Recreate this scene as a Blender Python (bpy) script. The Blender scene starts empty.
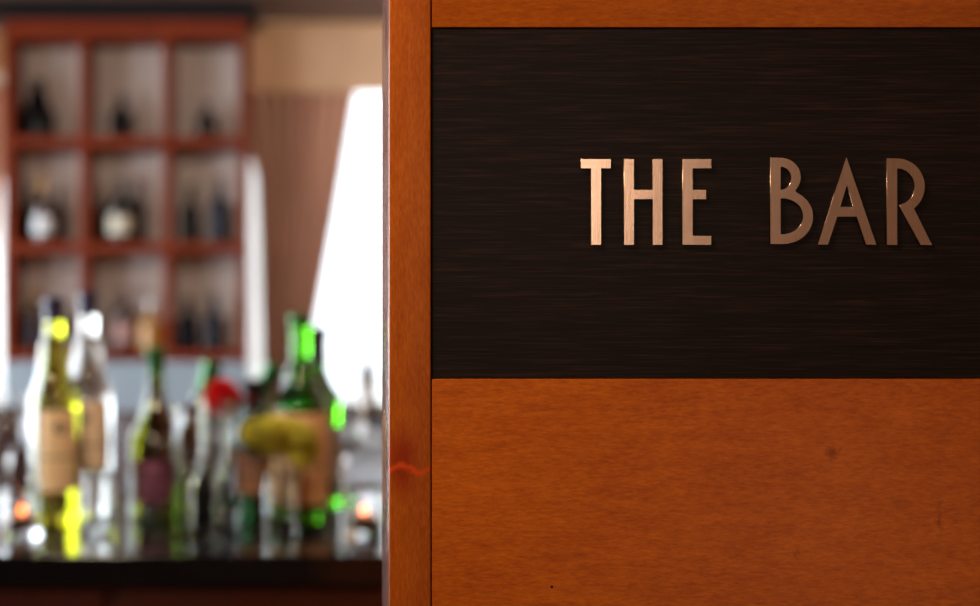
import bpy, bmesh, math, random
from mathutils import Vector, Matrix, noise

random.seed(7)
C = bpy.context.scene.collection
sc = bpy.context.scene

# ------------------------------------------------------------------ camera
F = 1361.0            # focal length in pixels (50 mm on a 36 mm wide frame)
CX, CY = 300.0, 303.0 # principal point: the frame is a crop, so the lens is shifted
CZ = 1.40
DP = 0.68             # distance of the sign

cam_d = bpy.data.cameras.new('camera')
cam = bpy.data.objects.new('camera', cam_d); C.objects.link(cam)
cam.location = (0, 0, CZ); cam.rotation_euler = (math.pi/2, 0, 0)
cam_d.sensor_width = 36; cam_d.lens = 50; cam_d.shift_x = (490-CX)/980
cam_d.clip_start = 0.02; cam_d.clip_end = 100
cam_d.dof.use_dof = True; cam_d.dof.focus_distance = DP; cam_d.dof.aperture_fstop = 4.3
sc.camera = cam

# ------------------------------------------------------------------ world, lights, exposure
w = bpy.data.worlds.new('World'); sc.world = w; w.use_nodes = True
bg = w.node_tree.nodes['Background']
bg.inputs[0].default_value = (0.86, 0.93, 1.0, 1); # hazy daylight, brighter towards the left (sun side) than straight ahead
wt = w.node_tree; tcw = wt.nodes.new('ShaderNodeTexCoord'); sw = wt.nodes.new('ShaderNodeSeparateXYZ'); mw = wt.nodes.new('ShaderNodeMapRange')
wt.links.new(tcw.outputs['Generated'], sw.inputs[0]); wt.links.new(sw.outputs[0], mw.inputs[0]); mw.interpolation_type = 'SMOOTHSTEP'
mw.inputs[1].default_value = -0.75; mw.inputs[2].default_value = -0.30; mw.inputs[3].default_value = 17.0; mw.inputs[4].default_value = 3.0
wt.links.new(mw.outputs[0], bg.inputs[1])
sc.view_settings.view_transform = 'Standard'; sc.view_settings.look = 'None'
sc.view_settings.gamma = 1; sc.view_settings.use_curve_mapping = False
sc.view_settings.exposure = 0.0
sc.cycles.use_denoising = True
sc.cycles.max_bounces = 14; sc.cycles.transmission_bounces = 12; sc.cycles.transparent_max_bounces = 12
sc.cycles.sample_clamp_indirect = 60.0
sc.cycles.caustics_reflective = False; sc.cycles.caustics_refractive = False

def area(name, loc, target, sx, sy, power, color, portal=False):
    l = bpy.data.lights.new(name, 'AREA'); l.shape = 'RECTANGLE'; l.size = sx; l.size_y = sy
    l.energy = power; l.color = color
    if portal: l.cycles.is_portal = True
    o = bpy.data.objects.new(name, l); C.objects.link(o); o.location = loc
    d = Vector(target) - Vector(loc)
    o.rotation_euler = d.to_track_quat('-Z', 'Y').to_euler()
    return o
# room numbers
XL, XR, YF, YB, ZC = -2.6, 1.7, -2.0, 6.6, 2.76
WIN_B = (-0.46, 1.35, 0.87, 2.52)    # window right of the wine shelf: x0 x1 z0 z1
WIN_L = (-2.35, -1.22, 0.87, 2.52)   # window left of the wine shelf
SIDE = [(1.2, 2.5), (2.8, 4.1), (4.4, 5.7)]       # two windows in the left wall: y0 y1
area('window_portal', ((WIN_B[0]+WIN_B[1])/2, YB+0.1, 1.69), ((WIN_B[0]+WIN_B[1])/2, 0, 1.69), 1.81, 1.65, 1, (1,1,1), True)
area('window_portal', ((WIN_L[0]+WIN_L[1])/2, YB+0.1, 1.69), ((WIN_L[0]+WIN_L[1])/2, 0, 1.69), 1.13, 1.65, 1, (1,1,1), True)
for a, b in SIDE:
    area('window_portal', (XL-0.1, (a+b)/2, 1.6), (0, (a+b)/2, 1.6), 1.3, 1.6, 1, (1,1,1), True)
area('foyer_pendant', (-0.52, 0.30, 2.16), (0.05, 0.68, 1.5), 0.24, 0.24, 11.3, (1.0, 0.80, 0.52))
area('foyer_lamp', (0.47, -1.9, 1.72), (0.25, 0.68, 1.45), 0.30, 0.6, 4.1, (1.0, 0.80, 0.62))
area('lounge_downlight', (-0.5, 3.3, 2.72), (-0.6, 6.2, 2.0), 0.2, 0.2, 17, (1.0, 0.84, 0.68))
area('bar_downlight', (-0.45, 1.45, 2.72), (-0.3, 2.05, 1.1), 0.09, 0.09, 24, (1.0, 0.92, 0.82))

def P(px, py, d):
    return Vector(((px-CX)*d/F, d, CZ-(py-CY)*d/F))
def X(px, d): return (px-CX)*d/F
def Z(py, d): return CZ-(py-CY)*d/F

# ------------------------------------------------------------------ materials
def lin(c):
    return tuple(((v/255)/12.92 if v/255 <= 0.04045 else ((v/255+0.055)/1.055)**2.4) for v in c)
class NT:
    def __init__(s, name):
        s.m = bpy.data.materials.new(name); s.m.use_nodes = True
        s.t = s.m.node_tree; s.b = s.t.nodes['Principled BSDF']
    def n(s, kind, **kw):
        o = s.t.nodes.new(kind)
        for k, v in kw.items(): setattr(o, k, v)
        return o
    def l(s, a, b): s.t.links.new(a, b)
    def math(s, op, a, b=None, c=None, clamp=False):
        o = s.n('ShaderNodeMath', operation=op); o.use_clamp = clamp
        for i, v in enumerate((a, b, c)):
            if v is None: continue
            if isinstance(v, (int, float)): o.inputs[i].default_value = v
            else: s.l(v, o.inputs[i])
        return o.outputs[0]
    def coords(s, scale=(1,1,1), out='Object'):
        tc = s.n('ShaderNodeTexCoord'); mp = s.n('ShaderNodeMapping')
        mp.inputs['Scale'].default_value = scale; s.l(tc.outputs[out], mp.inputs[0]); return mp.outputs[0]
    def noise(s, vec, scale, detail=4, rough=0.6, dist=0.0):
        o = s.n('ShaderNodeTexNoise'); s.l(vec, o.inputs['Vector'])
        o.inputs['Scale'].default_value = scale; o.inputs['Detail'].default_value = detail
        o.inputs['Roughness'].default_value = rough; o.inputs['Distortion'].default_value = dist
        return o.outputs['Fac']
    def ramp(s, fac, stops):
        r = s.n('ShaderNodeValToRGB'); e = r.color_ramp.elements
        while len(e) < len(stops): e.new(0.5)
        for el, (p, c) in zip(e, stops): el.position = p; el.color = (*c, 1)
        s.l(fac, r.inputs[0]); return r.outputs[0]
    def mix(s, fac, a, b, blend='MIX'):
        o = s.n('ShaderNodeMix', data_type='RGBA', blend_type=blend)
        for idx, v in ((0, fac), (6, a), (7, b)):
            if isinstance(v, (int, float)): o.inputs[idx].default_value = v
            elif isinstance(v, tuple): o.inputs[idx].default_value = (*v, 1) if len(v) == 3 else v
            else: s.l(v, o.inputs[idx])
        return o.outputs[2]
    def bump(s, h, strength, dist=0.001):
        o = s.n('ShaderNodeBump'); o.inputs['Strength'].default_value = strength; o.inputs['Distance'].default_value = dist
        s.l(h, o.inputs['Height']); s.l(o.outputs[0], s.b.inputs['Normal'])

def plain(name, rgb, rough=0.5, metal=0.0, var=0.12, scale=20, coat=0.0, spec=0.5, sheen=0.0):
    k = NT(name); c = lin(rgb)
    f = k.noise(k.coords(), scale)
    k.l(k.ramp(f, [(0.3, tuple(v*(1-var) for v in c)), (0.7, tuple(min(1, v*(1+var)) for v in c))]), k.b.inputs['Base Color'])
    k.b.inputs['Roughness'].default_value = rough; k.b.inputs['Metallic'].default_value = metal
    k.b.inputs['Coat Weight'].default_value = coat; k.b.inputs['Specular IOR Level'].default_value = spec
    k.b.inputs['Sheen Weight'].default_value = sheen
    return k.m
def wood(name, c0, c1, grain, rough=0.38, fine=1.0, spec=0.5, coat=0.0):
    """grain: mapping scale, small along the fibres"""
    k = NT(name)
    big = k.noise(k.coords(tuple(g*0.12 for g in grain)), 30, 3, 0.55, 0.4)
    mid = k.noise(k.coords(grain), 130, 4, 0.6, 0.6)
    fib = k.noise(k.coords(tuple(g*1.0 for g in grain)), 850, 3, 0.7)
    f = k.math('ADD', k.math('MULTIPLY', big, 0.36), k.math('ADD', k.math('MULTIPLY', mid, 0.24), k.math('MULTIPLY', fib, 0.40*fine)))
    k.l(k.ramp(f, [(0.38, lin(c0)), (0.60, lin(c1))]), k.b.inputs['Base Color'])
    k.b.inputs['Roughness'].default_value = rough; k.b.inputs['Specular IOR Level'].default_value = spec
    k.b.inputs['Coat Weight'].default_value = coat; k.b.inputs['Coat Roughness'].default_value = 0.25
    k.bump(fib, 0.12, 0.0004)
    return k
def glass(name, rgb=(1,1,1), ior=1.45, rough=0.0):
    k = NT(name); k.b.inputs['Base Color'].default_value = (*rgb, 1)
    k.b.inputs['Transmission Weight'].default_value = 1.0; k.b.inputs['IOR'].default_value = ior
    k.b.inputs['Roughness'].default_value = max(rough, 0.03)
    if ior > 1.46: k.b.inputs['Coat Weight'].default_value = 1.0; k.b.inputs['Coat IOR'].default_value = 1.6
    return k.m

# ------------------------------------------------------------------ mesh helpers
def obj(name, bm, mat, parent=None, smooth=True, angle=35):
    me = bpy.data.meshes.new(name)
    bmesh.ops.recalc_face_normals(bm, faces=bm.faces)
    bm.to_mesh(me); bm.free()
    me.materials.append(mat)
    if smooth:
        for p in me.polygons: p.use_smooth = True
        try: me.set_sharp_from_angle(angle=math.radians(angle))
        except Exception: pass
    o = bpy.data.objects.new(name, me); C.objects.link(o)
    if parent: o.parent = parent
    return o
def tag(o, label=None, cat=None, group=None, kind=None):
    if label: o['label'] = label
    if cat: o['category'] = cat
    if group: o['group'] = group
    if kind: o['kind'] = kind
    return o
def thing(name, label, cat, loc=(0,0,0), group=None, rot=(0,0,0)):
    o = bpy.data.objects.new(name, None); C.objects.link(o); o.empty_display_size = 0.05
    o.location = loc; o.rotation_euler = rot
    return tag(o, label, cat, group)
def box(bm, lo, hi, bevel=0.0, seg=2):
    r = bmesh.ops.create_cube(bm, size=1.0)
    lo, hi = Vector(lo), Vector(hi)
    for v in r['verts']:
        v.co = Vector((lo[i] + (v.co[i]+0.5)*(hi[i]-lo[i]) for i in range(3)))
    if bevel:
        es = list({e for v in r['verts'] for e in v.link_edges})
        bmesh.ops.bevel(bm, geom=es, offset=bevel, segments=seg, profile=0.5, affect='EDGES')
def boxbm(lo, hi, bevel=0.0):
    bm = bmesh.new(); box(bm, lo, hi, bevel); return bm
def lathe(prof, n=48, bm=None, arc=None, off=(0,0,0)):
    """prof: (r,z) list. closed round; r=0 ends close the surface."""
    bm = bm or bmesh.new(); rings = []
    off = Vector(off)
    full = arc is None
    cnt = n if full else n+1
    for r, z in prof:
        if r < 1e-6: rings.append([bm.verts.new(off+Vector((0,0,z)))]); continue
        ring = []
        for i in range(cnt):
            a = 2*math.pi*i/n if full else arc[0]+(arc[1]-arc[0])*i/n
            ring.append(bm.verts.new(off+Vector((r*math.cos(a), r*math.sin(a), z))))
        rings.append(ring)
    for a, b in zip(rings, rings[1:]):
        m = cnt if full else cnt-1
        for i in range(m):
            j = (i+1) % cnt
            if len(a) == 1 and len(b) == 1: continue
            if len(a) == 1: bm.faces.new((a[0], b[i], b[j]))
            elif len(b) == 1: bm.faces.new((a[i], a[j], b[0]))
            else: bm.faces.new((a[i], a[j], b[j], b[i]))
    return bm
def smoothprof(pts, k=4):
    """Catmull-Rom through the profile points; a third value 1 keeps a corner there"""
    out = []
    for i in range(len(pts)-1):
        p0 = pts[i-1] if i > 0 else pts[i]; p1, p2 = pts[i], pts[i+1]
        p3 = pts[i+2] if i+2 < len(pts) else pts[i+1]
        c1 = len(p1) > 2; c2 = len(p2) > 2
        if c1: p0 = p1
        if c2: p3 = p2
        for s in range(k):
            t = s/k
            out.append(tuple(max(0, 0.5*((2*p1[j])+(-p0[j]+p2[j])*t+(2*p0[j]-5*p1[j]+4*p2[j]-p3[j])*t*t+(-p0[j]+3*p1[j]-3*p2[j]+p3[j])*t**3)) for j in (0,1)))
    out.append(tuple(pts[-1][:2])); return out
def tube(pts, r, n=10, bm=None):
    bm = bm or bmesh.new(); pts = [Vector(p) for p in pts]; rings = []
    for i, p in enumerate(pts):
        d = (pts[min(i+1, len(pts)-1)] - pts[max(i-1, 0)]).normalized()
        q = d.to_track_quat('Z', 'Y'); rr = r[i] if isinstance(r, (list, tuple)) else r
        rings.append([bm.verts.new(p + q @ Vector((rr*math.cos(2*math.pi*k/n), rr*math.sin(2*math.pi*k/n), 0))) for k in range(n)])
    for a, b in zip(rings, rings[1:]):
        for k in range(n): bm.faces.new((a[k], a[(k+1)%n], b[(k+1)%n], b[k]))
    bm.faces.new(rings[0]); bm.faces.new(rings[-1]); return bm

# ------------------------------------------------------------------ the setting
M = {}
M['wall'] = plain('beige_wall_paint', (205, 168, 128), 0.8, var=0.04)
M['foyer_wall'] = plain('foyer_wall_paint', (150, 110, 80), 0.8, var=0.05)
M['moulding'] = plain('cream_moulding_paint', (228, 196, 156), 0.6, var=0.03)
M['ceiling'] = plain('brown_ceiling_paint', (96, 68, 54), 0.8, var=0.04)
M['white_paint'] = plain('white_paint', (225, 225, 222), 0.5, var=0.02)
M['dado'] = plain('grey_blue_paint', (142, 156, 168), 0.6, var=0.04)
fl = wood('dark_floor_boards', (58, 34, 22), (92, 56, 34), (6, 1, 6), 0.35); M['floor'] = fl.m

M['sill'] = plain('backlit_shade_stone_sill', (50, 50, 56), 0.4)  # tone darkened to put the sill's backlit shade into its colour
def struct(name, bm, mat, label=None):
    o = obj(name, bm, mat, smooth=False); o['kind'] = 'structure'
    if label: o['label'] = label
    return o
struct('floor', boxbm((XL-0.2, YF-0.2, -0.1), (XR+0.2, YB+0.2, 0)), M['floor'], 'dark wooden floor of the bar room')
struct('ceiling', boxbm((XL-0.2, YF-0.2, ZC), (XR+0.2, YB+0.2, ZC+0.1)), M['ceiling'], 'brown painted ceiling above the wine shelf')
def wall_with_holes(name, axis, at, thick, u0, u1, holes, mat, label):
    """holes: (u0,u1,z0,z1) sorted along u"""
    bm = bmesh.new()
    def b(ua, ub, za, zb):
        if ub-ua < 1e-4 or zb-za < 1e-4: return
        if axis == 'y': box(bm, (ua, at, za), (ub, at+thick, zb))
        else: box(bm, (at-thick, ua, za), (at, ub, zb))
    cur = u0
    for a, c, z0, z1 in holes:
        b(cur, a, 0, ZC); b(a, c, 0, z0); b(a, c, z1, ZC); cur = c
    b(cur, u1, 0, ZC)
    return struct(name, bm, mat, label)
wall_with_holes('wall_back', 'y', YB, 0.2, XL-0.2, XR+0.2, [WIN_L, WIN_B], M['wall'], 'beige wall with tall windows behind the wine shelf')
wall_with_holes('wall_left', 'x', XL, 0.2, YF, YB, [(a, b, 0.8, 2.4) for a, b in SIDE], M['wall'], 'beige left wall with three windows')
struct('wall_right', boxbm((XR, YF, 0), (XR+0.2, YB, ZC)), M['wall'], 'beige right wall behind the partition')
struct('wall_front', boxbm((XL-0.2, YF-0.2, 0), (XR+0.2, YF, ZC)), M['foyer_wall'], 'brown wall at the foyer side')
# cream moulding strip along the top of the back wall
bm = bmesh.new(); box(bm, (XL, YB-0.035, 2.70), (XR, YB, ZC-0.001), 0.006)
struct('trim_1', bm, M['moulding'], 'cream moulding strip under the ceiling')
struct('baseboard_back', boxbm((X(262,YB), YB-0.02, 0.0), (XR, YB-0.001, WIN_B[2]-0.04), 0.002), M['dado'], 'grey-blue painted boarding under the bright window')
# panes: clear sheet glass, see-through with a faint reflection
k = NT('window_glass'); tr = k.n('ShaderNodeBsdfTransparent'); gl = k.n('ShaderNodeBsdfGlossy'); gl.inputs['Roughness'].default_value = 0.02
mx = k.n('ShaderNodeMixShader'); mx.inputs[0].default_value = 0.05
tr.inputs[0].default_value = (0.97, 0.98, 0.98, 1)
k.l(tr.outputs[0], mx.inputs[1]); k.l(gl.outputs[0], mx.inputs[2]); k.l(mx.outputs[0], k.t.nodes['Material Output'].inputs[0]); M['pane'] = k.m
def window(name, axis, at, u0, u1, z0, z1, label):
    def bb(bm, ua, ub, za, zb, d0, d1, bev=0.003):
        if axis == 'y': box(bm, (ua, at+d0, za), (ub, at+d1, zb), bev)
        else: box(bm, (at-d1, ua, za), (at-d0, ub, zb), bev)
    e = thing(name, label, None); e['kind'] = 'structure'
    bm = bmesh.new(); f = 0.045
    bb(bm, u0, u0+f, z0, z1, 0.05, 0.11); bb(bm, u1-f, u1, z0, z1, 0.05, 0.11)
    bb(bm, u0+f, u1-f, z0, z0+f, 0.05, 0.11); bb(bm, u0+f, u1-f, z1-f, z1, 0.05, 0.11)
    obj('window_frame', bm, M['white_paint'], e, False)
    bm = bmesh.new(); bb(bm, u0+f, u1-f, z0+f, z1-f, 0.078, 0.084, 0); obj('window_pane', bm, M['pane'], e, False)
    bm = bmesh.new(); bb(bm, u0-0.04, u1+0.04, z0-0.035, z0, -0.10, 0.05); 
    obj('window_sill', bm, M['sill'], e, False)
    return e
window('window_1', 'y', YB, *WIN_B, 'bright tall window right of the wine shelf')
window('window_2', 'y', YB, *WIN_L, 'bright tall window left of the wine shelf')
for i, (a, b) in enumerate(SIDE):
    window('window_%d' % (3+i), 'x', XL, a, b, 0.8, 2.4, 'window in the left wall, %s' % (('nearest the bar counter', 'the middle one', 'nearest the wine shelf')[i]))

# ------------------------------------------------------------------ partition with the sign
S = DP/F
stile = wood('cherry_wood_upright_grain', (166, 70, 8), (208, 106, 24), (1.0, 1.0, 0.22), 0.42, spec=0.22)
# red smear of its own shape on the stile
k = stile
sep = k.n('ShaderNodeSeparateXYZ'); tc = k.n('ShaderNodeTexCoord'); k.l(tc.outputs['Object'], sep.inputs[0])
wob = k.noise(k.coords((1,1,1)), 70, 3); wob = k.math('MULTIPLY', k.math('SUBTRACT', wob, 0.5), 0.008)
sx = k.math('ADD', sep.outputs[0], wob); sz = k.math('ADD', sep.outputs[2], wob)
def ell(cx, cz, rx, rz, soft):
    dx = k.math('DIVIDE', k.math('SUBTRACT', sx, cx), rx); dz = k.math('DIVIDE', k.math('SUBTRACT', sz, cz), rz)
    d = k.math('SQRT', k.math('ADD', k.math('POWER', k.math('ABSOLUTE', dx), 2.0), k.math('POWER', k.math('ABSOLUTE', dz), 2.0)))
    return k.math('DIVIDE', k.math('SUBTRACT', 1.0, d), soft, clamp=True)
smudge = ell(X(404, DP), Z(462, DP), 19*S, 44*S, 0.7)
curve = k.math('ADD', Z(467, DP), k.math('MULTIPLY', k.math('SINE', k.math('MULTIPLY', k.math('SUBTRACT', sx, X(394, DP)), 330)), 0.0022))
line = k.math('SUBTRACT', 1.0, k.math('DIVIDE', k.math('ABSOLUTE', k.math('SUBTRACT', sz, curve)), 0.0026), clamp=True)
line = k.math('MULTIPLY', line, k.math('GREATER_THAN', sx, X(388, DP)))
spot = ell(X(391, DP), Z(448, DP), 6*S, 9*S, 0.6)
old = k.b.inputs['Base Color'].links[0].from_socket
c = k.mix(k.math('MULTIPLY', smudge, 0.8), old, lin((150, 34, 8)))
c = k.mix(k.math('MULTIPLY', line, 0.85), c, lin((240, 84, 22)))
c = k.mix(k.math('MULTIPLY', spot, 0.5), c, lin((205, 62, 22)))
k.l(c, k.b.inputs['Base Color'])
M['stile'] = stile.m
panelw = wood('cherry_wood_level_grain', (156, 66, 6), (198, 98, 16), (0.24, 1.0, 1.0), 0.42, spec=0.22)
k = panelw
sep = k.n('ShaderNodeSeparateXYZ'); tc = k.n('ShaderNodeTexCoord'); k.l(tc.outputs['Object'], sep.inputs[0]); 
wob = k.noise(k.coords((1,1,1)), 260, 4, 0.7); wob = k.math('MULTIPLY', k.math('SUBTRACT', wob, 0.5), 0.012)
sx = k.math('ADD', sep.outputs[0], wob); sz = k.math('ADD', sep.outputs[2], wob)
c = k.b.inputs['Base Color'].links[0].from_socket
for (px, py, rx, rz, a) in ((832, 453, 8, 10, 0.55), (940, 520, 4, 26, 0.35), (900, 503, 14, 8, 0.25), (798, 553, 5, 9, 0.3), (945, 434, 9, 8, 0.22)):
    c = k.mix(k.math('MULTIPLY', ell(X(px, DP), Z(py, DP), rx*S, rz*S, 0.8), a), c, lin((66, 24, 6)))
c2 = k.math('LESS_THAN', k.math('SQRT', k.math('ADD', k.math('POWER', k.math('ABSOLUTE', k.math('SUBTRACT', sep.outputs[0], X(552, DP))), 2.0), k.math('POWER', k.math('ABSOLUTE', k.math('SUBTRACT', sep.outputs[2], Z(587, DP))), 2.0))), 1.4*S)
c = k.mix(c2, c, lin((28, 12, 6)))
k.l(c, k.b.inputs['Base Color']); M['panelw'] = panelw.m
# dark stained oak board
k = NT('black_stained_oak')
st = k.noise(k.coords((0.022, 1, 1)), 1500, 2, 0.6); st2 = k.noise(k.coords((0.02, 1, 0.4)), 260, 3, 0.6)
f = k.math('ADD', k.math('MULTIPLY', st, 0.78), k.math('MULTIPLY', st2, 0.22))
c = k.ramp(f, [(0.42, lin((18, 8, 7))), (0.54, lin((32, 17, 14))), (0.70, lin((54, 32, 27)))])
k.l(c, k.b.inputs['Base Color']); k.b.inputs['Roughness'].default_value = 0.45; k.b.inputs['Specular IOR Level'].default_value = 0.2
k.bump(f, 0.2, 0.0003); M['oak'] = k.m
M['side'] = plain('partition_edge_window_tint', (120, 84, 78), 0.22, var=0.05, coat=0.5)  # mauve base colour stands in for window light reflected by this side

XE, XP, XEND = X(389, DP), X(431.5, DP), XR - 0.001
ZT, ZB = Z(27, DP), Z(379, DP)
part = thing('wooden_partition', 'cherry wood partition with smooth framed panels carrying the dark bar sign', 'partition', (0,0,0))
TH = 0.058
bm = bmesh.new(); box(bm, (XE, DP, 0), (XP-0.0002, DP+TH, ZC-0.001), 0.0009, 3)
o = obj('stile', bm, M['stile'], part); tag(o, 'upright cherry wood stile with a red smear')
o.data.materials.append(M['side'])
for p in o.data.polygons:
    if p.normal.x < -0.9: p.material_index = 1
bm = bmesh.new(); box(bm, (XP+0.0002, DP+0.0006, ZT), (XEND, DP+TH, ZC-0.001), 0.0004); obj('upper_panel', bm, M['panelw'], part)
bm = bmesh.new(); box(bm, (XP+0.0002, DP+0.0004, 0), (XEND, DP+TH, ZB), 0.0006, 2); obj('lower_panel', bm, M['panelw'], part)

sign = thing('bar_sign', 'black stained wood sign board with copper coloured metal letters THE BAR', 'sign', (X(700, DP), DP+0.03, ZB+0.001))
def rel(o, par):
    o.parent = par; o.matrix_parent_inverse = Matrix.Translation(par.location).inverted(); return o
bm = bmesh.new(); box(bm, (XP+0.0004, DP+0.0016, ZB+0.0004), (XEND, DP+0.03, ZT-0.0004), 0.0002, 1)
rel(obj('board', bm, M['oak']), sign)
# brushed copper
k = NT('brushed_copper_metal')
br = k.noise(k.coords((1.0, 1, 0.03)), 1600, 2, 0.6)
k.l(k.ramp(br, [(0.3, lin((216, 180, 158))), (0.7, lin((232, 196, 174)))]), k.b.inputs['Base Color'])
k.b.inputs['Metallic'].default_value = 1.0; k.b.inputs['Roughness'].default_value = 0.25
k.bump(br, 0.06, 0.0003); M['copper'] = k.m
def arcpts(cx, cy, rx, ry, a0, a1, n=18):
    return [(cx+rx*math.cos(math.radians(a0+(a1-a0)*i/n)), cy-ry*math.sin(math.radians(a0+(a1-a0)*i/n))) for i in range(n+1)]
LET = {
 'T': [[(580.8,158.9),(610.8,158.9),(610.8,168.4),(601.2,168.4),(601.2,245),(590.9,245),(590.9,168.4),(580.8,168.4)]],
 'H': [[(624,158.9),(634.1,158.9),(634.1,189.6),(652.6,189.6),(652.6,158.9),(662.6,158.9),(662.6,245),(652.6,245),(652.6,199.3),(634.1,199.3),(634.1,245),(624,245)]],
 'E': [[(682.4,158.9),(711.4,158.9),(711.4,168.4),(692.8,168.4),(692.8,189.6),(706.2,189.6),(706.2,199.3),(692.8,199.3),(692.8,235.7),(711.4,235.7),(711.4,245),(682.4,245)]],
 'B': [[(770.3,157.5)] + arcpts(780.3,177,20.6,19.5,90,-42) + arcpts(783,216.8,30.2,27.4,64,-90) + [(770.3,244.2)],
       [(780.7,167)] + arcpts(780.7,178.3,10.6,11.3,80,-80) + [(780.7,189.6)],
       [(780.7,198.6)] + arcpts(782,216.3,21.2,17.8,84,-84) + [(780.7,234)]],
 'A': [[(846.4,156.6),(876.4,244.8),(866,244.8),(856.7,216.8),(837.3,216.8),(828,244.8),(817.7,244.8)],
       [(846.9,185),(853.2,206.7),(840.3,206.7)]],
 'R': [[(886.7,158.2)] + arcpts(896.5,186.3,28.4,28.1,90,-52) + [(932.2,245.1),(920.6,245.1),(899,205.2)] + arcpts(896.5,186.6,18.2,18.2,-76,88) + [(897.3,168.4),(897.3,245.1),(886.7,245.1)]],
}
DL = DP
for ch, polys in LET.items():
    cu = bpy.data.curves.new('letter', 'CURVE'); cu.dimensions = '2D'; cu.fill_mode = 'BOTH'
    for poly in polys:
        sp = cu.splines.new('POLY'); sp.points.add(len(poly)-1); sp.use_cyclic_u = True
        for q, (x, y) in zip(sp.points, poly): q.co = (X(x, DL), Z(y, DL), 0, 1)
    cu.extrude = 0.0007; cu.bevel_depth = 0.00012; cu.bevel_resolution = 1; cu.offset = -0.00012
    tmp = bpy.data.objects.new('tmp', cu); C.objects.link(tmp)
    bpy.context.view_layer.update()
    me = bpy.data.meshes.new_from_object(tmp.evaluated_get(bpy.context.evaluated_depsgraph_get()))
    bpy.data.objects.remove(tmp); bpy.data.curves.remove(cu)
    # curve lies in its xy plane: stand it up
    me.transform(Matrix.Rotation(math.pi/2, 4, 'X')); me.transform(Matrix.Translation((0, DL+0.00082, 0)))
    me.materials.clear(); me.materials.append(M['copper'])
    me.name = 'letter'
    o = bpy.data.objects.new('letter', me); C.objects.link(o); rel(o, sign); o['label'] = 'copper metal letter %s' % ch

# ------------------------------------------------------------------ bar counter
ZTOP = 1.07; D0, D1 = 1.78, 2.36
BX0, BX1 = -1.55, 0.62
k = NT('black_polished_stone'); f = k.noise(k.coords(), 60, 6, 0.7)
k.l(k.ramp(f, [(0.45, (0.003, 0.003, 0.004)), (0.72, (0.007, 0.007, 0.008))]), k.b.inputs['Base Color']); k.b.inputs['Roughness'].default_value = 0.12
M['stone'] = k.m
M['barwood'] = wood('dark_red_mahogany', (44, 16, 10), (72, 28, 16), (1, 1, 0.15), 0.4).m
bar = thing('bar_counter', 'long bar counter with black polished stone top and dark mahogany front', 'bar counter', ((BX0+BX1)/2, 2.07, 0))
def relbox(name, lo, hi, mat, par, bevel=0.0, smooth=False):
    return rel(obj(name, boxbm(lo, hi, bevel), mat, None, smooth), par)
relbox('countertop', (BX0, D0, ZTOP-0.04), (BX1, D1, ZTOP), M['stone'], bar, 0.0008)
relbox('body', (BX0+0.03, D0+0.03, 0.0), (BX1-0.03, D1-0.05, ZTOP-0.04), M['barwood'], bar, 0.002)
for i in range(5):
    x0 = BX0+0.05+i*0.42
    relbox('front_panel', (x0, D0+0.016, 0.12), (x0+0.40, D0+0.03, ZTOP-0.045), M['barwood'], bar, 0.004)
relbox('plinth', (BX0+0.03, D0+0.022, 0.0), (BX1-0.03, D0+0.03, 0.11), M['barwood'], bar, 0.002)

# ------------------------------------------------------------------ bottles
G = {
 'clear': glass('clear_glass', (1, 1, 1), 1.45),
 'white_wine': glass('pale_yellow_green_wine_glass', (0.80, 0.86, 0.03), 1.48),
 'pale': glass('pale_bottle_glass', (0.93, 0.97, 0.95), 1.50, 0.22),
 'green': glass('bright_green_bottle_glass', (0.14, 0.80, 0.02), 1.42),
 'olive': glass('dark_olive_bottle_glass', (0.025, 0.04, 0.004), 1.52),
 'dark_green': glass('dark_green_bottle_glass', (0.012, 0.07, 0.02), 1.52),
 'black': plain('black_bottle_glass', (10, 11, 14), 0.06, var=0.1, spec=0.2),
 'navy': plain('navy_bottle_glass', (14, 18, 34), 0.2, var=0.1, spec=0.2),
 'amber': plain('amber_liquor_bottle', (170, 120, 50), 0.15, var=0.1),
 'brown': plain('brown_bottle_glass', (62, 36, 22), 0.12, var=0.1),
 'rose': plain('rose_bottle_glass', (128, 74, 66), 0.15, var=0.1),
}
K = {
 'light_stop': plain('dark_light_stop', (40, 30, 24), 0.6),
 'violet': plain('dark_violet_foil', (38, 28, 62), 0.3, var=0.2),
 'greenfoil': plain('green_foil', (40, 96, 40), 0.3, 0.4, 0.15),
 'darkfoil': plain('black_foil', (20, 18, 20), 0.3, var=0.2),
 'silver': plain('silver_foil', (200, 200, 206), 0.28, 0.8, 0.1),
 'redfoil': plain('dark_red_foil', (92, 30, 26), 0.3, var=0.2),
 'gold': plain('gold_foil', (176, 130, 70), 0.3, 0.6, 0.1),
}
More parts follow.
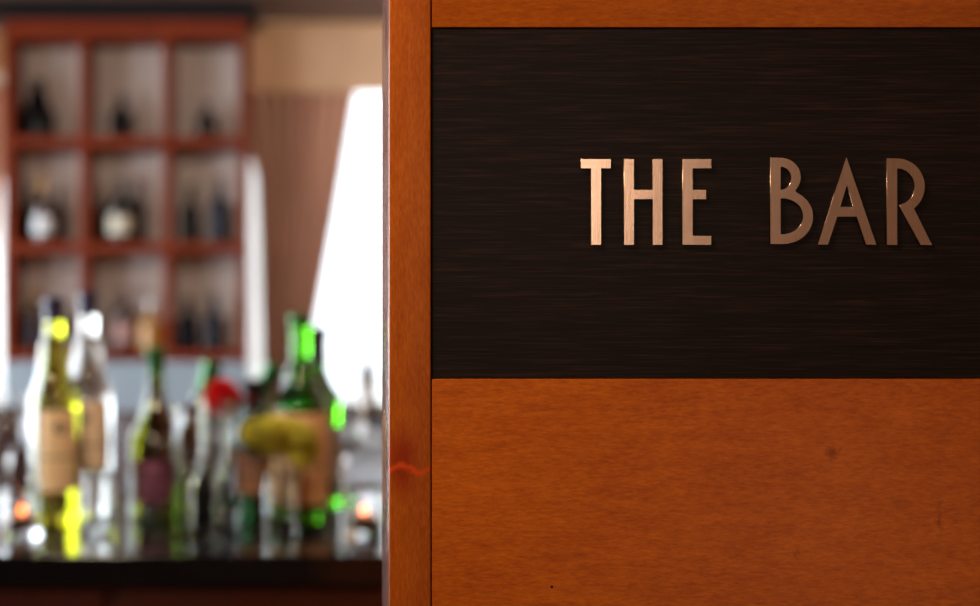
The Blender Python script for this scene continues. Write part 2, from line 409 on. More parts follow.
def label_mat(name, base, emblem, line_z, emb_z, r):
    k = NT(name)
    tc = k.n('ShaderNodeTexCoord'); sep = k.n('ShaderNodeSeparateXYZ'); k.l(tc.outputs['Object'], sep.inputs[0])
    x, z = sep.outputs[0], sep.outputs[2]
    d = k.math('SQRT', k.math('ADD', k.math('MULTIPLY', x, x), k.math('POWER', k.math('ABSOLUTE', k.math('SUBTRACT', z, emb_z)), 2.0)))
    m = k.math('LESS_THAN', k.math('ABSOLUTE', k.math('SUBTRACT', d, 0.0055)), 0.003)
    ln = k.math('LESS_THAN', k.math('ABSOLUTE', k.math('SUBTRACT', z, line_z)), 0.0014)
    ln = k.math('MULTIPLY', ln, k.math('LESS_THAN', k.math('ABSOLUTE', x), r*0.8))
    f = k.noise(k.coords(), 90, 3)
    c = k.ramp(f, [(0.3, tuple(v*0.92 for v in lin(base))), (0.7, lin(base))])
    c = k.mix(k.math('MAXIMUM', m, ln), c, lin(emblem))
    k.l(c, k.b.inputs['Base Color']); k.b.inputs['Roughness'].default_value = 0.6
    return k.m
LM = {}
def bottle(name, label, loc, r, h, gl, cap, cap_len, paper=None, lz=(0.04, 0.12), nr=0.0145, sh=0.60, nk=0.72, group=None, rot=(0,0,0), cat='bottle', n=48, arc=1.15, emb=(70, 56, 52), rise=False, back=0):
    """r body radius, h height; sh/nk heights (as share of h) where shoulder starts and neck starts"""
    t = thing(name, label, cat, loc, group, rot)
    prof = [(0, 0.006*h/0.3), (r*0.55, 0.003), (r*0.90, 0.0, 1), (r, 0.006), (r, 0.02), (r, sh*h*0.6), (r, sh*h), (r*0.93, sh*h+0.28*(nk-sh)*h), (r*0.62, sh*h+0.62*(nk-sh)*h),
            (nr*1.15, nk*h), (nr, nk*h+0.1*(1-nk)*h), (nr*0.96, h-0.016), (nr*1.12, h-0.013, 1), (nr*1.12, h-0.003), (nr*0.9, h, 1), (0, h)]
    if rise: prof[6:10] = [(r, sh*h), (r*0.86, sh*h+0.25*(nk-sh)*h), (r*0.66, sh*h+0.52*(nk-sh)*h), (nr*1.35, nk*h)]
    obj('glass_body', lathe(smoothprof(prof, 5), n), G[gl], t, angle=60)
    # foil capsule
    c0 = h-cap_len
    def rad(z):
        if z >= nk*h: return nr*1.15+(nr*0.97-nr*1.15)*min(1, (z-nk*h)/(0.12*h))
        return nr*1.15
    cp = [(rad(c0)+0.0006, c0), (rad(c0+cap_len*0.3)+0.0007, c0+cap_len*0.3), (nr*0.97+0.0008, h-0.018), (nr*1.12+0.0008, h-0.014), (nr*1.12+0.0008, h-0.002), (nr*0.95, h+0.001), (0, h+0.001)]
    obj('capsule', lathe(cp, n//2*2), K[cap], t)
    if paper:
        a = math.pi/2; w_ = arc
        R = r+0.0006
        p = [(R-0.0004, lz[0]), (R, lz[0]), (R, lz[1]), (R-0.0004, lz[1]), (R-0.0004, lz[0])]
        key = (paper, round(r, 3), lz, emb)
        if key not in LM: LM[key] = label_mat('printed_label_paper', paper, emb, lz[0]+0.42*(lz[1]-lz[0]), lz[0]+0.78*(lz[1]-lz[0]), r)
        obj('label', lathe(p, n, arc=(-a-w_, -a+w_)), LM[key], t, angle=30)
        if back: obj('back_light_stop', lathe([(q[0], q[1]) if q[1] > 0.1 else (q[0], 0.012) for q in p], n, arc=(a-back, a+back)), K['light_stop'], t, angle=30)  # added unseen dark strip, keeps window light from glowing through the bottle
    return t
def on_bar(px, d): return (X(px, d), d, ZTOP)

# the two pale bottles with violet capsules
bottle('wine_bottle', 'yellow-green white wine bottle with violet capsule, left of the two cream-labelled bottles', on_bar(54, 2.04), 0.0375, 0.338, 'white_wine', 'violet', 0.036, (236, 200, 150), (0.052, 0.172), sh=0.53, nk=0.80, rise=True, arc=0.85, back=0.4, rot=(0, 0, 0.42))
bottle('wine_bottle', 'clear bottle with violet capsule and cream label beside the yellow-green one', on_bar(88, 2.12), 0.0385, 0.346, 'pale', 'violet', 0.036, (232, 200, 160), (0.062, 0.180), sh=0.53, nk=0.78, rise=True)
# champagne bottle
bottle('champagne_bottle', 'dark olive sparkling wine bottle with purple label, left of the flutes', on_bar(156, 2.08), 0.041, 0.262, 'olive', 'greenfoil', 0.040, (92, 40, 62), (0.030, 0.095), nr=0.0135, sh=0.40, nk=0.72, arc=0.75, emb=(140, 80, 96))
# dark bottle with brown label
bottle('wine_bottle', 'dark green bottle with brown label between the bucket and the glass vase', on_bar(254, 2.095), 0.036, 0.212, 'dark_green', 'darkfoil', 0.045, (142, 92, 60), (0.040, 0.105), sh=0.58, nk=0.80, arc=0.8)
# big green bottle and its neighbour
bottle('wine_bottle', 'large bright green bottle with tan label in front of the window', on_bar(300, 2.06), 0.0435, 0.312, 'green', 'greenfoil', 0.018, (228, 178, 126), (0.030, 0.166), nr=0.0155, sh=0.55, nk=0.75, arc=1.35, rise=True, back=1.3)
bottle('wine_bottle', 'green bottle half hidden behind the large tan-labelled green bottle', on_bar(317, 2.20), 0.039, 0.29, 'green', 'darkfoil', 0.06, (150, 130, 110), (0.05, 0.13), sh=0.58, nk=0.76, back=1.2)

# ------------------------------------------------------------------ glasses
def glass_vessel(outer, inner, n=40):
    return lathe(smoothprof(outer, 4) + smoothprof(inner, 4), n)
def flute(label, px, d, group=None):
    t = thing('champagne_flute', label, 'glass', on_bar(px, d), group)
    o = [(0, 0.0, 1), (0.030, 0.0, 1), (0.0305, 0.0015), (0.018, 0.004), (0.005, 0.009), (0.0036, 0.02), (0.0036, 0.06), (0.006, 0.072), (0.016, 0.088), (0.0235, 0.120), (0.0245, 0.15), (0.0225, 0.185, 1)]
    i = [(0.0215, 0.185, 1), (0.0234, 0.15), (0.0222, 0.120), (0.0145, 0.090), (0.004, 0.078), (0, 0.076)]
    obj('bowl', glass_vessel(o, i), G['clear'], t, angle=60); return t
flute('clear champagne flute beside the purple-labelled bottle, left of the pair', 190, 1.93)
flute('clear champagne flute in front of the red flowers, right of the pair', 216, 1.985)
def wine_glass(label, loc, s=1.0):
    t = thing('wine_glass', label, 'glass', loc)
    o = [(0, 0.0, 1), (0.034, 0.0, 1), (0.0345, 0.0015), (0.018, 0.004), (0.005, 0.010), (0.0036, 0.03), (0.0036, 0.075), (0.008, 0.086), (0.028, 0.105), (0.038, 0.135), (0.036, 0.165), (0.030, 0.198, 1)]
    i = [(0.029, 0.198, 1), (0.035, 0.165), (0.0368, 0.135), (0.027, 0.108), (0.008, 0.091), (0, 0.089)]
    o = [tuple([a[0]*s, a[1]*s] + list(a[2:])) for a in o]; i = [tuple([a[0]*s, a[1]*s] + list(a[2:])) for a in i]
    obj('bowl', glass_vessel(o, i), G['clear'], t, angle=60); return t
wine_glass('clear stemmed wine glass right of the large green bottle', on_bar(345, 2.26), 0.92)
wine_glass('clear stemmed wine glass at the far left end behind the candle', on_bar(8, 2.24), 0.95)
def tumbler_mesh(r, h, base):
    o = [(0, 0.0, 1), (r*0.94, 0.0, 1), (r*0.97, 0.003), (r, h*0.5), (r, h-0.001), (r-0.0012, h, 1)]
    i = [(r-0.0026, h-0.001, 1), (r-0.0028, h*0.5), (r-0.004, base+0.003), (r*0.6, base), (0, base, 1)]
    return glass_vessel(o, i)
t = thing('tumbler', 'small clear tumbler in front of the cream-labelled clear bottle', 'glass', on_bar(100, 1.95))
obj('tumbler_glass', tumbler_mesh(0.024, 0.088, 0.012), G['clear'], t, angle=60)

# votive candles
M['wax'] = plain('candle_wax', (214, 150, 96), 0.5, var=0.05)
M['wick'] = plain('wick', (20, 16, 14), 0.9)
k = NT('candle_flame'); em = k.n('ShaderNodeEmission'); em.inputs[0].default_value = (1.0, 0.20, 0.03, 1); em.inputs[1].default_value = 16
k.l(em.outputs[0], k.t.nodes['Material Output'].inputs[0]); M['flame'] = k.m
M['metalcup'] = plain('tealight_cup', (190, 180, 170), 0.3, 0.9, 0.1)
def votive(label, px, d, wax_h=0.018):
    t = thing('votive_candle', label, 'candle', on_bar(px, d), 'votive candles on the bar')
    obj('holder', tumbler_mesh(0.0275, 0.070, 0.010), G['clear'], t, angle=60)
    c = obj('candle', lathe([(0, 0.0106), (0.019, 0.0106), (0.0195, 0.012), (0.0195, 0.0106+wax_h), (0.017, 0.0116+wax_h), (0, 0.0108+wax_h)], 32), M['wax'], t, angle=50)
    z = 0.0106+wax_h
    obj('wick', tube([(0,0,z-0.001), (0.0004,0,z+0.005), (0.001,0,z+0.008)], 0.0007, 8), M['wick'], c)
    obj('flame', lathe(smoothprof([(0, z+0.003), (0.0024, z+0.005), (0.0028, z+0.0075), (0.0018, z+0.011), (0, z+0.014)], 4), 16), M['flame'], c)
    return t
votive('small lit candle in a clear glass at the left end of the bar', 22, 1.93)
votive('small lit candle in a clear glass right of the large green bottle', 364, 1.93)

# ------------------------------------------------------------------ bucket with tilted bottles
M['bucket'] = plain('dark_pewter', (28, 22, 22), 0.5, 0.2, 0.15)
bk = (X(205, 2.24), 2.24, ZTOP)
t = thing('ice_bucket', 'dark metal wine bucket holding two leaning bottles behind the flutes', 'ice bucket', bk)
o = [(0, 0.0, 1), (0.076, 0.0, 1), (0.083, 0.004), (0.093, 0.08), (0.100, 0.128), (0.104, 0.131), (0.104, 0.136, 1)]
i = [(0.099, 0.136, 1), (0.097, 0.128), (0.090, 0.08), (0.080, 0.008), (0, 0.006, 1)]
obj('bucket_body', glass_vessel(o, i, 56), M['bucket'], t, angle=50)
for s in (-1, 1):
    pts = [(s*0.099, -0.016, 0.108), (s*0.114, -0.014, 0.110), (s*0.120, 0, 0.111), (s*0.114, 0.014, 0.110), (s*0.099, 0.016, 0.108)]
    obj('handle', tube(pts, 0.003, 10), M['bucket'], t)
def leaning(label, base, tip_px, tip_py, gl, cap, r=0.034, **kw):
    b = Vector(bk)+Vector(base); tip = P(tip_px, tip_py, 2.22)
    ax = (tip-b).normalized(); q = Vector((0,0,1)).rotation_difference(ax)
    t = bottle('wine_bottle', label, b, r, (tip-b).length, gl, cap, 0.05, sh=0.50, nk=0.74, **kw)
    t.rotation_mode = 'XYZ'; t.rotation_euler = q.to_euler(); return t
leaning('dark green bottle with green foil leaning in the metal bucket beside the red flowers', (-0.041, -0.028, 0.024), 213, 362, 'dark_green', 'greenfoil')
leaning('dark green bottle leaning towards the window in the metal bucket', (-0.002, 0.040, 0.026), 275, 366, 'dark_green', 'greenfoil', 0.031)

# ------------------------------------------------------------------ flowers in bud vases
M['leaf'] = plain('leaf_green', (62, 92, 30), 0.5, var=0.25, scale=40)
M['stem'] = plain('flower_stem', (70, 104, 40), 0.5, var=0.2)
M['red'] = plain('red_petals', (236, 36, 46), 0.55, var=0.25, scale=60)
M['pink'] = plain('deep_pink_petals', (176, 40, 62), 0.55, var=0.25, scale=60)
M['hyd'] = plain('yellow_green_petals', (222, 212, 70), 0.6, var=0.35, scale=35)
def petal(bm, c, u, v, n, w_, l_, cup=0.3):
    """a small cupped petal from c along u, width along v, normal n"""
    rows = []
    for i, (s, ww) in enumerate(((0, 0.25), (0.35, 0.9), (0.7, 1.0), (1.0, 0.45))):
        row = []
        for tq in (-1, 0, 1):
            row.append(bm.verts.new(c + u*(l_*s) + v*(w_*0.5*ww*tq) + n*(cup*l_*(s*s) + 0.15*w_*tq*tq)))
        rows.append(row)
    for a, b in zip(rows, rows[1:]):
        for i in range(2): bm.faces.new((a[i], a[i+1], b[i+1], b[i]))
def rose_bm(c, R, layers=5, rnd=random):
    bm = bmesh.new(); c = Vector(c)
    for L in range(layers):
        k_ = 4+2*L; el = math.radians(80-16*L)
        for i in range(k_):
            a = 2*math.pi*(i+0.5*(L % 2))/k_+rnd.uniform(-.1,.1)
            out = Vector((math.cos(a), math.sin(a), 0))
            u = (out*math.cos(el)+Vector((0,0,1))*math.sin(el)).normalized()
            v = Vector((-math.sin(a), math.cos(a), 0)); n = -u.cross(v)
            if n.dot(out) > 0: n = -n
            petal(bm, c+out*R*0.10*L-Vector((0,0,1))*R*0.1*L, u, v, n, R*(0.7+0.1*L), R*(0.75+0.1*L), 0.28)
    bmesh.ops.solidify(bm, geom=bm.faces[:], thickness=0.0006)
    return bm
def hydrangea_bm(c, rx, rz, N, pw=0.0085, cup=0.25):
    bm = bmesh.new(); c = Vector(c); g = math.pi*(3-math.sqrt(5))
    for i in range(N):
        y = 1-2*(i+0.5)/N; rr = math.sqrt(1-y*y); a = g*i
        d = Vector((rr*math.cos(a), rr*math.sin(a), y)); 
        if d.z < -0.7: continue
        p = c+Vector((d.x*rx, d.y*rx, d.z*rz)); 
        q = d.to_track_quat('Z', 'Y'); ph = random.random()*3
        for j in range(4):
            b = ph+j*math.pi/2
            u = q @ Vector((math.cos(b), math.sin(b), 0)); v = q @ Vector((-math.sin(b), math.cos(b), 0))
            petal(bm, p, u, v, d, pw, pw, cup)
    bmesh.ops.solidify(bm, geom=bm.faces[:], thickness=0.0004)
    # solid core that the florets sit on
    r = bmesh.ops.create_icosphere(bm, subdivisions=3, radius=1.0)
    for v in r['verts']: v.co = c+Vector((v.co.x*rx*0.8, v.co.y*rx*0.8, v.co.z*rz*0.75))
    return bm
def leaf_bm(p, d, up, L, W):
    bm = bmesh.new(); p, d, up = Vector(p), Vector(d).normalized(), Vector(up).normalized(); s = d.cross(up).normalized(); rows = []
    for i in range(7):
        q = i/6; ww = W*math.sin(math.pi*min(1, q*0.96+0.04))*0.5
        c = p+d*L*q-up*L*0.3*q*q
        rows.append([bm.verts.new(c-s*ww+up*ww*0.3), bm.verts.new(c), bm.verts.new(c+s*ww+up*ww*0.3)])
    for a, b in zip(rows, rows[1:]):
        for i in range(2): bm.faces.new((a[i], a[i+1], b[i+1], b[i]))
    bmesh.ops.solidify(bm, geom=bm.faces[:], thickness=0.0005)
    return bm
def vase(label, px, d, r, h, label_f):
    t = thing('glass_vase', label, 'vase', on_bar(px, d))
    obj('vase_glass', tumbler_mesh(r, h, 0.012), G['clear'], t, angle=60); return t
def bouquet(name, label, cat, px, d):
    return thing(name, label, cat, (X(px, d), d, ZTOP+0.0135))
# hydrangea
vase('narrow clear glass vase holding the yellow-green bloom', 281, 1.97, 0.0245, 0.084, '')
f = bouquet('hydrangea', 'yellow-green hydrangea bloom in a narrow clear vase before the green bottle', 'flower', 281, 1.97)
obj('stem', tube([(0.004, 0, 0.0), (0, 0, 0.04), (-0.002, 0, 0.095)], 0.0030, 10), M['stem'], f)
def lumpy(cs):
    bm = bmesh.new()
    for c, r in cs:
        b = hydrangea_bm(c, r, r*0.85, int(46*(r/0.017)**2)); me = bpy.data.meshes.new('t'); b.to_mesh(me); b.free(); bm.from_mesh(me); bpy.data.meshes.remove(me)
    return bm
obj('bloom', lumpy([((-0.038, 0.004, 0.128), 0.018), ((-0.014, -0.008, 0.134), 0.019), ((-0.020, 0.014, 0.120), 0.017), ((0.010, 0.0, 0.132), 0.018), ((-0.010, 0.0, 0.114), 0.018)]), M['hyd'], f)
obj('bloom', lumpy([((0.030, -0.004, 0.122), 0.019), ((0.022, 0.006, 0.106), 0.018), ((0.038, 0.0, 0.104), 0.015), ((0.030, -0.006, 0.092), 0.013)]), M['hyd'], f)
obj('leaf', leaf_bm((0, 0, 0.088), (-1, -0.2, 0.5), (0.4, 0, 1), 0.06, 0.03), M['leaf'], f)
obj('leaf', leaf_bm((0, 0, 0.088), (-0.6, 0.8, 0.5), (0.4, 0, 1), 0.06, 0.03), M['leaf'], f)
# red flowers
vase('narrow clear glass vase holding the red flowers', 226, 2.078, 0.0175, 0.150, '')
f = bouquet('red_flower', 'bright red ball-shaped flower in the narrow vase behind the right champagne flute', 'flower', 225, 2.078)
obj('stem', tube([(0.004, 0, 0.0), (-0.003, 0, 0.07), (-0.008, -0.002, 0.160)], 0.002, 8), M['stem'], f)
bm = hydrangea_bm((-0.004, 0, 0.171), 0.0185, 0.020, 48, 0.013, 0.55)
obj('bloom', bm, M['red'], f)
obj('leaf', leaf_bm((-0.008, 0, 0.145), (1, -0.3, 0.6), (-0.4, 0, 1), 0.04, 0.02), M['leaf'], f)
f = bouquet('pink_rose', 'small deep pink rose right of the bright red ball-shaped flower', 'flower', 228, 2.078)
obj('stem', tube([(0.002, 0.004, 0.0), (0.006, -0.008, 0.09), (0.030, -0.030, 0.162)], 0.0018, 8), M['stem'], f)
obj('bloom', rose_bm((0.032, -0.032, 0.170), 0.011, 4), M['pink'], f)

# ------------------------------------------------------------------ wine shelf
DS = 6.10
M['shelfwood'] = wood('red_brown_shelf_wood', (98, 32, 10), (124, 46, 18), (1, 1, 0.3), 0.5, spec=0.12).m
M['cornice'] = plain('black_lacquer', (10, 8, 11), 0.6, spec=0.2)
M['backing'] = plain('pale_mauve_grey_backing', (212, 200, 194), 0.6, var=0.05, scale=3)
sx0, sx1 = X(3, DS), X(247, DS)
sz0, sz1 = Z(362, DS), Z(20, DS)
t_ = 0.045
sd = 0.26
sh = thing('wine_shelf', 'tall red-brown wooden display shelf with nine open compartments of bottles', 'shelf', ((sx0+sx1)/2, DS+sd/2, sz0))
verts = [3, 80, 163, 241]; 
for i, px in enumerate((3, 80, 163, 239)):
    x = X(px, DS); relbox('side_panel' if i in (0, 3) else 'divider', (x, DS, sz0), (x+ (0.036 if i else 0.042), DS+sd-0.02, sz1), M['shelfwood'], sh, 0.002)
rows = [Z(360, DS), Z(252, DS), Z(146, DS)]
for i in range(3):
    x0 = X((3, 80, 163)[i], DS) + (0.042 if i == 0 else 0.036); x1 = X((80, 163, 239)[i], DS)
    for zb in rows:
        relbox('shelf_board', (x0, DS+0.002, zb), (x1, DS+sd-0.02, zb+0.044), M['shelfwood'], sh, 0.002)
relbox('top_rail', (sx0, DS-0.001, Z(38, DS)), (sx1, DS+sd-0.02, sz1+0.001), M['shelfwood'], sh, 0.002)
relbox('back_panel', (sx0, DS+sd-0.02, sz0), (sx1, DS+sd, sz1), M['backing'], sh)
relbox('cornice', (sx0-0.08, DS-0.05, sz1+0.001), (sx1+0.05, DS+sd, Z(6, DS)), M['cornice'], sh, 0.004)
# white lining curtain behind the brown ones
k = NT('white_lining_cloth'); f = k.noise(k.coords((1,1,0.05)), 40, 3)
k.l(k.ramp(f, [(0.3, lin((226, 222, 214))), (0.7, lin((244, 242, 238)))]), k.b.inputs['Base Color']); k.b.inputs['Roughness'].default_value = 0.9
tl = k.n('ShaderNodeBsdfTranslucent'); tl.inputs[0].default_value = (0.94, 0.92, 0.90, 1)
mxs = k.n('ShaderNodeMixShader'); mxs.inputs[0].default_value = 0.93
k.l(k.b.outputs[0], mxs.inputs[1]); k.l(tl.outputs[0], mxs.inputs[2]); k.l(mxs.outputs[0], k.t.nodes['Material Output'].inputs[0]); M['lining'] = k.m
# low cabinet carrying it
cb = thing('low_cabinet', 'grey-blue painted low cabinet under the wine shelf', 'cabinet', ((sx0+sx1)/2, DS+0.18, 0))
relbox('body', (sx0, DS, 0.0), (sx1, DS+0.26, sz0-0.001), M['dado'], cb, 0.003)
for i in range(3):
    wd = (sx1-sx0-0.02)/3
    o = relbox('door', (sx0+0.015+i*wd, DS-0.02, 0.1), (sx0+0.005+(i+1)*wd, DS, sz0-0.05), M['dado'], cb, 0.004)
    kn = obj('knob', lathe([(0, 0), (0.010, 0.002), (0.012, 0.010), (0.006, 0.016), (0.004, 0.024), (0, 0.024)], 16), M['metalcup'])
    kn.rotation_euler = (math.pi/2, 0, 0); kn.location = (sx0+0.06+i*wd, DS-0.02+0.0, 0.80)
    kn.rotation_euler = (-math.pi/2, 0, 0); kn.location.y = DS-0.043
    kn.parent = o; kn.matrix_parent_inverse = o.matrix_parent_inverse.copy()

RZ = [z+0.0455 for z in rows]    # shelf top surfaces: bottom, middle, top
def sbottle(label, px, row, hpx, wpx, gl, cap, paper=None, dy=0.12, **kw):
    hpx *= 1.1; wpx *= 1.3; d = DS+dy; r = wpx*0.5*d/F; h = hpx*d/F
    # the surface a px row stands on, compensated for the depth inside the shelf
    return bottle('shelf_bottle', label, (X(px, d), d, RZ[row]), r, h, gl, cap, h*0.14, paper, (h*0.14, h*0.42) if paper else (0,0),
                  nr=max(0.011, r*0.36), sh=kw.pop('sh', 0.55), nk=kw.pop('nk', 0.72), n=24, group='bottles on the wine shelf', **kw)
sbottle('wide black bottle, alone in the top left compartment', 38, 2, 54, 27, 'black', 'darkfoil', sh=0.38, nk=0.78, rise=True)
sbottle('dark green bottle, alone in the top middle compartment', 122, 2, 40, 18, 'black', 'darkfoil')
sbottle('small dark bottle, alone in the top right compartment', 207, 2, 33, 15, 'black', 'darkfoil')
sbottle('black bottle at the left in the middle row left compartment', 31, 1, 52, 13, 'black', 'darkfoil', dy=0.17)
sbottle('bottle with gold neck and white label in the middle row left compartment', 44, 1, 56, 17, 'brown', 'gold', (226, 226, 230), dy=0.08)
sbottle('dark bottle right of the white-labelled one in the left compartment', 60, 1, 50, 12, 'black', 'darkfoil', dy=0.16)
sbottle('thin brown bottle at the left in the centre compartment', 103, 1, 52, 12, 'brown', 'gold', dy=0.18)
sbottle('dark bottle with large cream label in the centre compartment', 121, 1, 58, 20, 'black', 'darkfoil', (206, 196, 176), dy=0.08)
sbottle('dark red-capped bottle at the right in the centre compartment', 137, 1, 60, 14, 'black', 'redfoil', dy=0.18)
sbottle('dark green bottle at the left in the middle row right compartment', 190, 1, 52, 14, 'black', 'darkfoil')
sbottle('navy bottle with dark red neck in the middle row right compartment', 220, 1, 60, 16, 'navy', 'redfoil')
sbottle('brown bottle with dark violet label in the bottom left compartment', 35, 0, 52, 20, 'brown', 'gold', (44, 30, 52))
sbottle('navy bottle with silver cap in the bottom left compartment', 61, 0, 50, 14, 'navy', 'silver')
sbottle('brown-necked bottle with pink label in the bottom middle compartment', 124, 0, 56, 18, 'brown', 'redfoil', (198, 150, 146))
sbottle('amber liquor bottle with silver cap in the bottom middle compartment', 151, 0, 44, 20, 'amber', 'silver', sh=0.5, nk=0.66)
sbottle('navy bottle at the left in the bottom right compartment', 188, 0, 46, 17, 'navy', 'darkfoil')
sbottle('navy bottle at the right in the bottom right compartment', 214, 0, 50, 15, 'navy', 'darkfoil')

# ------------------------------------------------------------------ curtains, pelmet, window ledge
M['pelmet'] = plain('beige_pelmet_fabric', (226, 188, 154), 0.85, var=0.05, scale=8)
pel = obj('pelmet', boxbm((X(250, 6.38), 6.375, Z(92, 6.375)), (1.5, 6.395, 2.695), 0.01), M['pelmet'], None, False)
tag(pel, 'beige fabric pelmet above the brown curtain and bright window', 'pelmet')
pel2 = obj('pelmet', boxbm((XL+0.1, 6.375, Z(92, 6.375)), (X(-6, 6.38), 6.395, 2.695), 0.01), M['pelmet'], None, False)
tag(pel2, 'beige fabric pelmet above the window left of the shelf', 'pelmet')
k = NT('brown_striped_curtain_cloth')
f = k.noise(k.coords((1,1,0.05)), 30, 3)
k.l(k.ramp(f, [(0.35, lin((150, 108, 90))), (0.65, lin((206, 164, 140)))]), k.b.inputs['Base Color']); k.b.inputs['Roughness'].default_value = 0.85
tl = k.n('ShaderNodeBsdfTranslucent'); tl.inputs[0].default_value = (*lin((206, 158, 130)), 1)
mxs = k.n('ShaderNodeMixShader'); mxs.inputs[0].default_value = 0.5
k.l(k.b.outputs[0], mxs.inputs[1]); k.l(tl.outputs[0], mxs.inputs[2]); k.l(mxs.outputs[0], k.t.nodes['Material Output'].inputs[0]); M['curtain'] = k.m
def curtain(label, edge_l, edge_r, dcur, folds, amp=0.032, mat='curtain'):
    """edge_l/edge_r: (py, px) stations read from the top down"""
    bm = bmesh.new(); NU, NV = folds*10, 60; grid = []
    def at(st, py):
        for (a, xa), (b, xb) in zip(st, st[1:]):
            if a <= py <= b:
                q = (py-a)/(b-a); q = q*q*(3-2*q) if False else q; return xa+(xb-xa)*q
        return st[-1][1]
    y0, y1 = edge_l[0][0], edge_l[-1][0]
    for j in range(NV+1):
        py = y0+(y1-y0)*j/NV; row = []
        xl, xr = X(at(edge_l, py), dcur), X(at(edge_r, py), dcur)
        for i in range(NU+1):
            u = i/NU
            ph = u*folds*2*math.pi + 0.6*math.sin(py*0.012+u*3)
            a = amp*(0.55+0.45*min(1, (xr-xl)/0.4))
            row.append(bm.verts.new((xl+(xr-xl)*u+0.3*a*math.sin(ph*1.0+1), dcur+a*math.sin(ph), Z(py, dcur))))
        grid.append(row)
    for a, b in zip(grid, grid[1:]):
        for i in range(NU): bm.faces.new((a[i], a[i+1], b[i+1], b[i]))
    bmesh.ops.solidify(bm, geom=bm.faces[:], thickness=0.002)
    t = thing('curtain', label, 'curtain', (X(at(edge_l, 400), dcur), dcur, 0.1))
    rel(obj('cloth', bm, M[mat], None, angle=70), t)
    return t
zfl = CY+(CZ-0.06)*F/6.4
c1 = curtain('brown pleated curtain drawn aside between the wine shelf and the window', [(82, 236), (150, 245), (175, 255), (390, 263), (470, 263), (zfl, 250)], [(82, 356), (200, 336), (320, 314), (400, 302), (470, 298), (zfl, 320)], 6.44, 9)
c2 = curtain('brown pleated curtain at the left edge beyond the wine shelf', [(82, -140), (200, -120), (400, -60), (470, -60), (zfl, -90)], [(82, 14), (150, 8), (200, -2), (300, -12), (400, -26), (zfl, -40)], 6.44, 8)
c3 = curtain('white lining curtain showing as a bright strip beside the wine shelf', [(82, 226), (470, 226), (zfl, 226)], [(82, 310), (300, 286), (470, 280), (zfl, 286)], 6.512, 9, amp=0.010, mat='lining')
c4 = curtain('white lining curtain at the left edge of the wine shelf', [(82, -90), (470, -40), (zfl, -40)], [(82, 26), (470, 26), (zfl, 26)], 6.512, 9, amp=0.010, mat='lining')
bt = bottle('ledge_bottle', 'dark red-brown bottle with white label standing on the window sill', (X(367, 6.56), 6.56, WIN_B[2]+0.001), 0.050, 0.345, 'brown', 'redfoil', 0.05, (236, 236, 238), (0.05, 0.15), sh=0.50, nk=0.74, n=32, arc=1.5, rise=True)

# ------------------------------------------------------------------ table with glasses near the window
TX, TY = X(372, 5.1), 5.1
tb = thing('round_table', 'round dark wooden dining table near the window', 'table', (TX, TY, 0))
obj('tabletop', lathe([(0, 0.735), (0.44, 0.735), (0.445, 0.74), (0.445, 0.755), (0.44, 0.76), (0, 0.76)], 64), M['barwood'], tb)
obj('pedestal', lathe(smoothprof([(0, 0, 1), (0.24, 0.0, 1), (0.24, 0.02), (0.08, 0.05), (0.04, 0.12), (0.04, 0.68), (0.10, 0.735, 1), (0, 0.735, 1)], 4), 40), M['barwood'], tb)
for px, d, lb in ((350, 4.95, 'empty wine glass on the round table, nearest the large green bottle'), (366, 5.15, 'empty wine glass in the middle of the round table'), (378, 4.9, 'empty wine glass on the round table beside the partition edge')):
    wine_glass(lb, (X(px, d), d, 0.7605), 0.9)

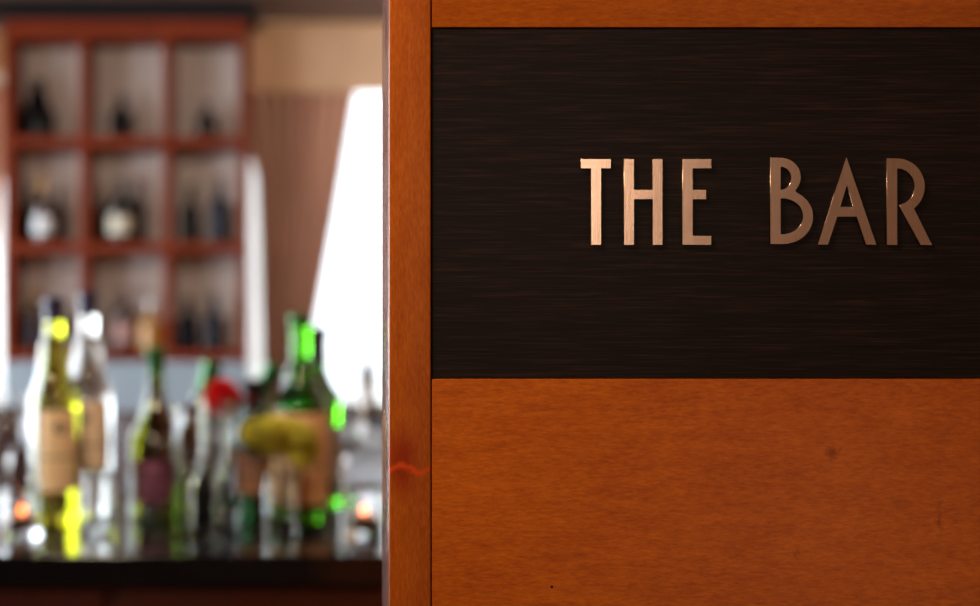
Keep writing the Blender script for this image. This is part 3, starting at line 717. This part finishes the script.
# ------------------------------------------------------------------ high-backed chairs beyond the counter
M['leather'] = plain('mauve_brown_leather', (64, 44, 44), 0.42, var=0.12, scale=12, spec=0.5)
M['chairwood'] = plain('dark_red_chair_wood', (88, 30, 20), 0.4, var=0.15)
def chair():
    t = thing('dining_chair', '', 'chair', (0,0,0), 'high-backed chairs beyond the bar')
    bm = bmesh.new(); box(bm, (-0.22, -0.22, 0.42), (0.22, 0.22, 0.50), 0.03, 4); obj('seat', bm, M['leather'], t)
    bm = bmesh.new(); cols = []
    NB = 20
    for i in range(NB+1):
        a = math.radians(-50+100*i/NB); sn, cn = math.sin(a), math.cos(a)
        top = 1.09-0.09*abs(a/0.87)**3; col = []
        for (zz, off) in ((0.52, 0.0), (0.54, 0.022), (0.80, 0.03), (top-0.03, 0.028), (top-0.008, 0.018), (top, 0.0), (top-0.008, -0.016), (top-0.03, -0.022), (0.80, -0.022), (0.54, -0.018)):
            rr = 0.28+off
            col.append(bm.verts.new((rr*sn, -0.04+rr*cn+(zz-0.52)*0.12, zz)))
        cols.append(col)
    for a, b in zip(cols, cols[1:]):
        n_ = len(a)
        for i in range(n_): bm.faces.new((a[i], a[(i+1) % n_], b[(i+1) % n_], b[i]))
    bm.faces.new(cols[0]); bm.faces.new(cols[-1])
    obj('backrest', bm, M['leather'], t, angle=60)
    for s_ in (-1, 1):
        obj('back_post', tube([(s_*0.12, 0.20, 0.44), (s_*0.12, 0.225, 0.56)], 0.014, 10), M['chairwood'], t)
    for sx_ in (-1, 1):
        for sy in (-1, 1):
            obj('leg', tube([(sx_*0.21, sy*0.21, 0.0), (sx_*0.18, sy*0.18, 0.43)], [0.013, 0.020], 10), M['chairwood'], t)
    return t
def copy_tree(o, parent=None):
    c = o.copy(); C.objects.link(c)
    if parent is not None: c.parent = parent
    for ch in list(o.children): copy_tree(ch, c)
    return c
s0 = chair(); bpy.context.view_layer.update()
for i, (px, d, rz, lb) in enumerate(((-2, 4.35, 3.3, 'mauve-brown leather high-backed chair beyond the left candle'), (165, 4.2, 3.0, 'mauve-brown leather high-backed chair seen between the champagne bottle and the clear bottle'))):
    o = s0 if i == 0 else copy_tree(s0)
    o.location = (X(px, d), d, 0); o.rotation_euler = (0, 0, rz); o['label'] = lb
bpy.context.view_layer.update()
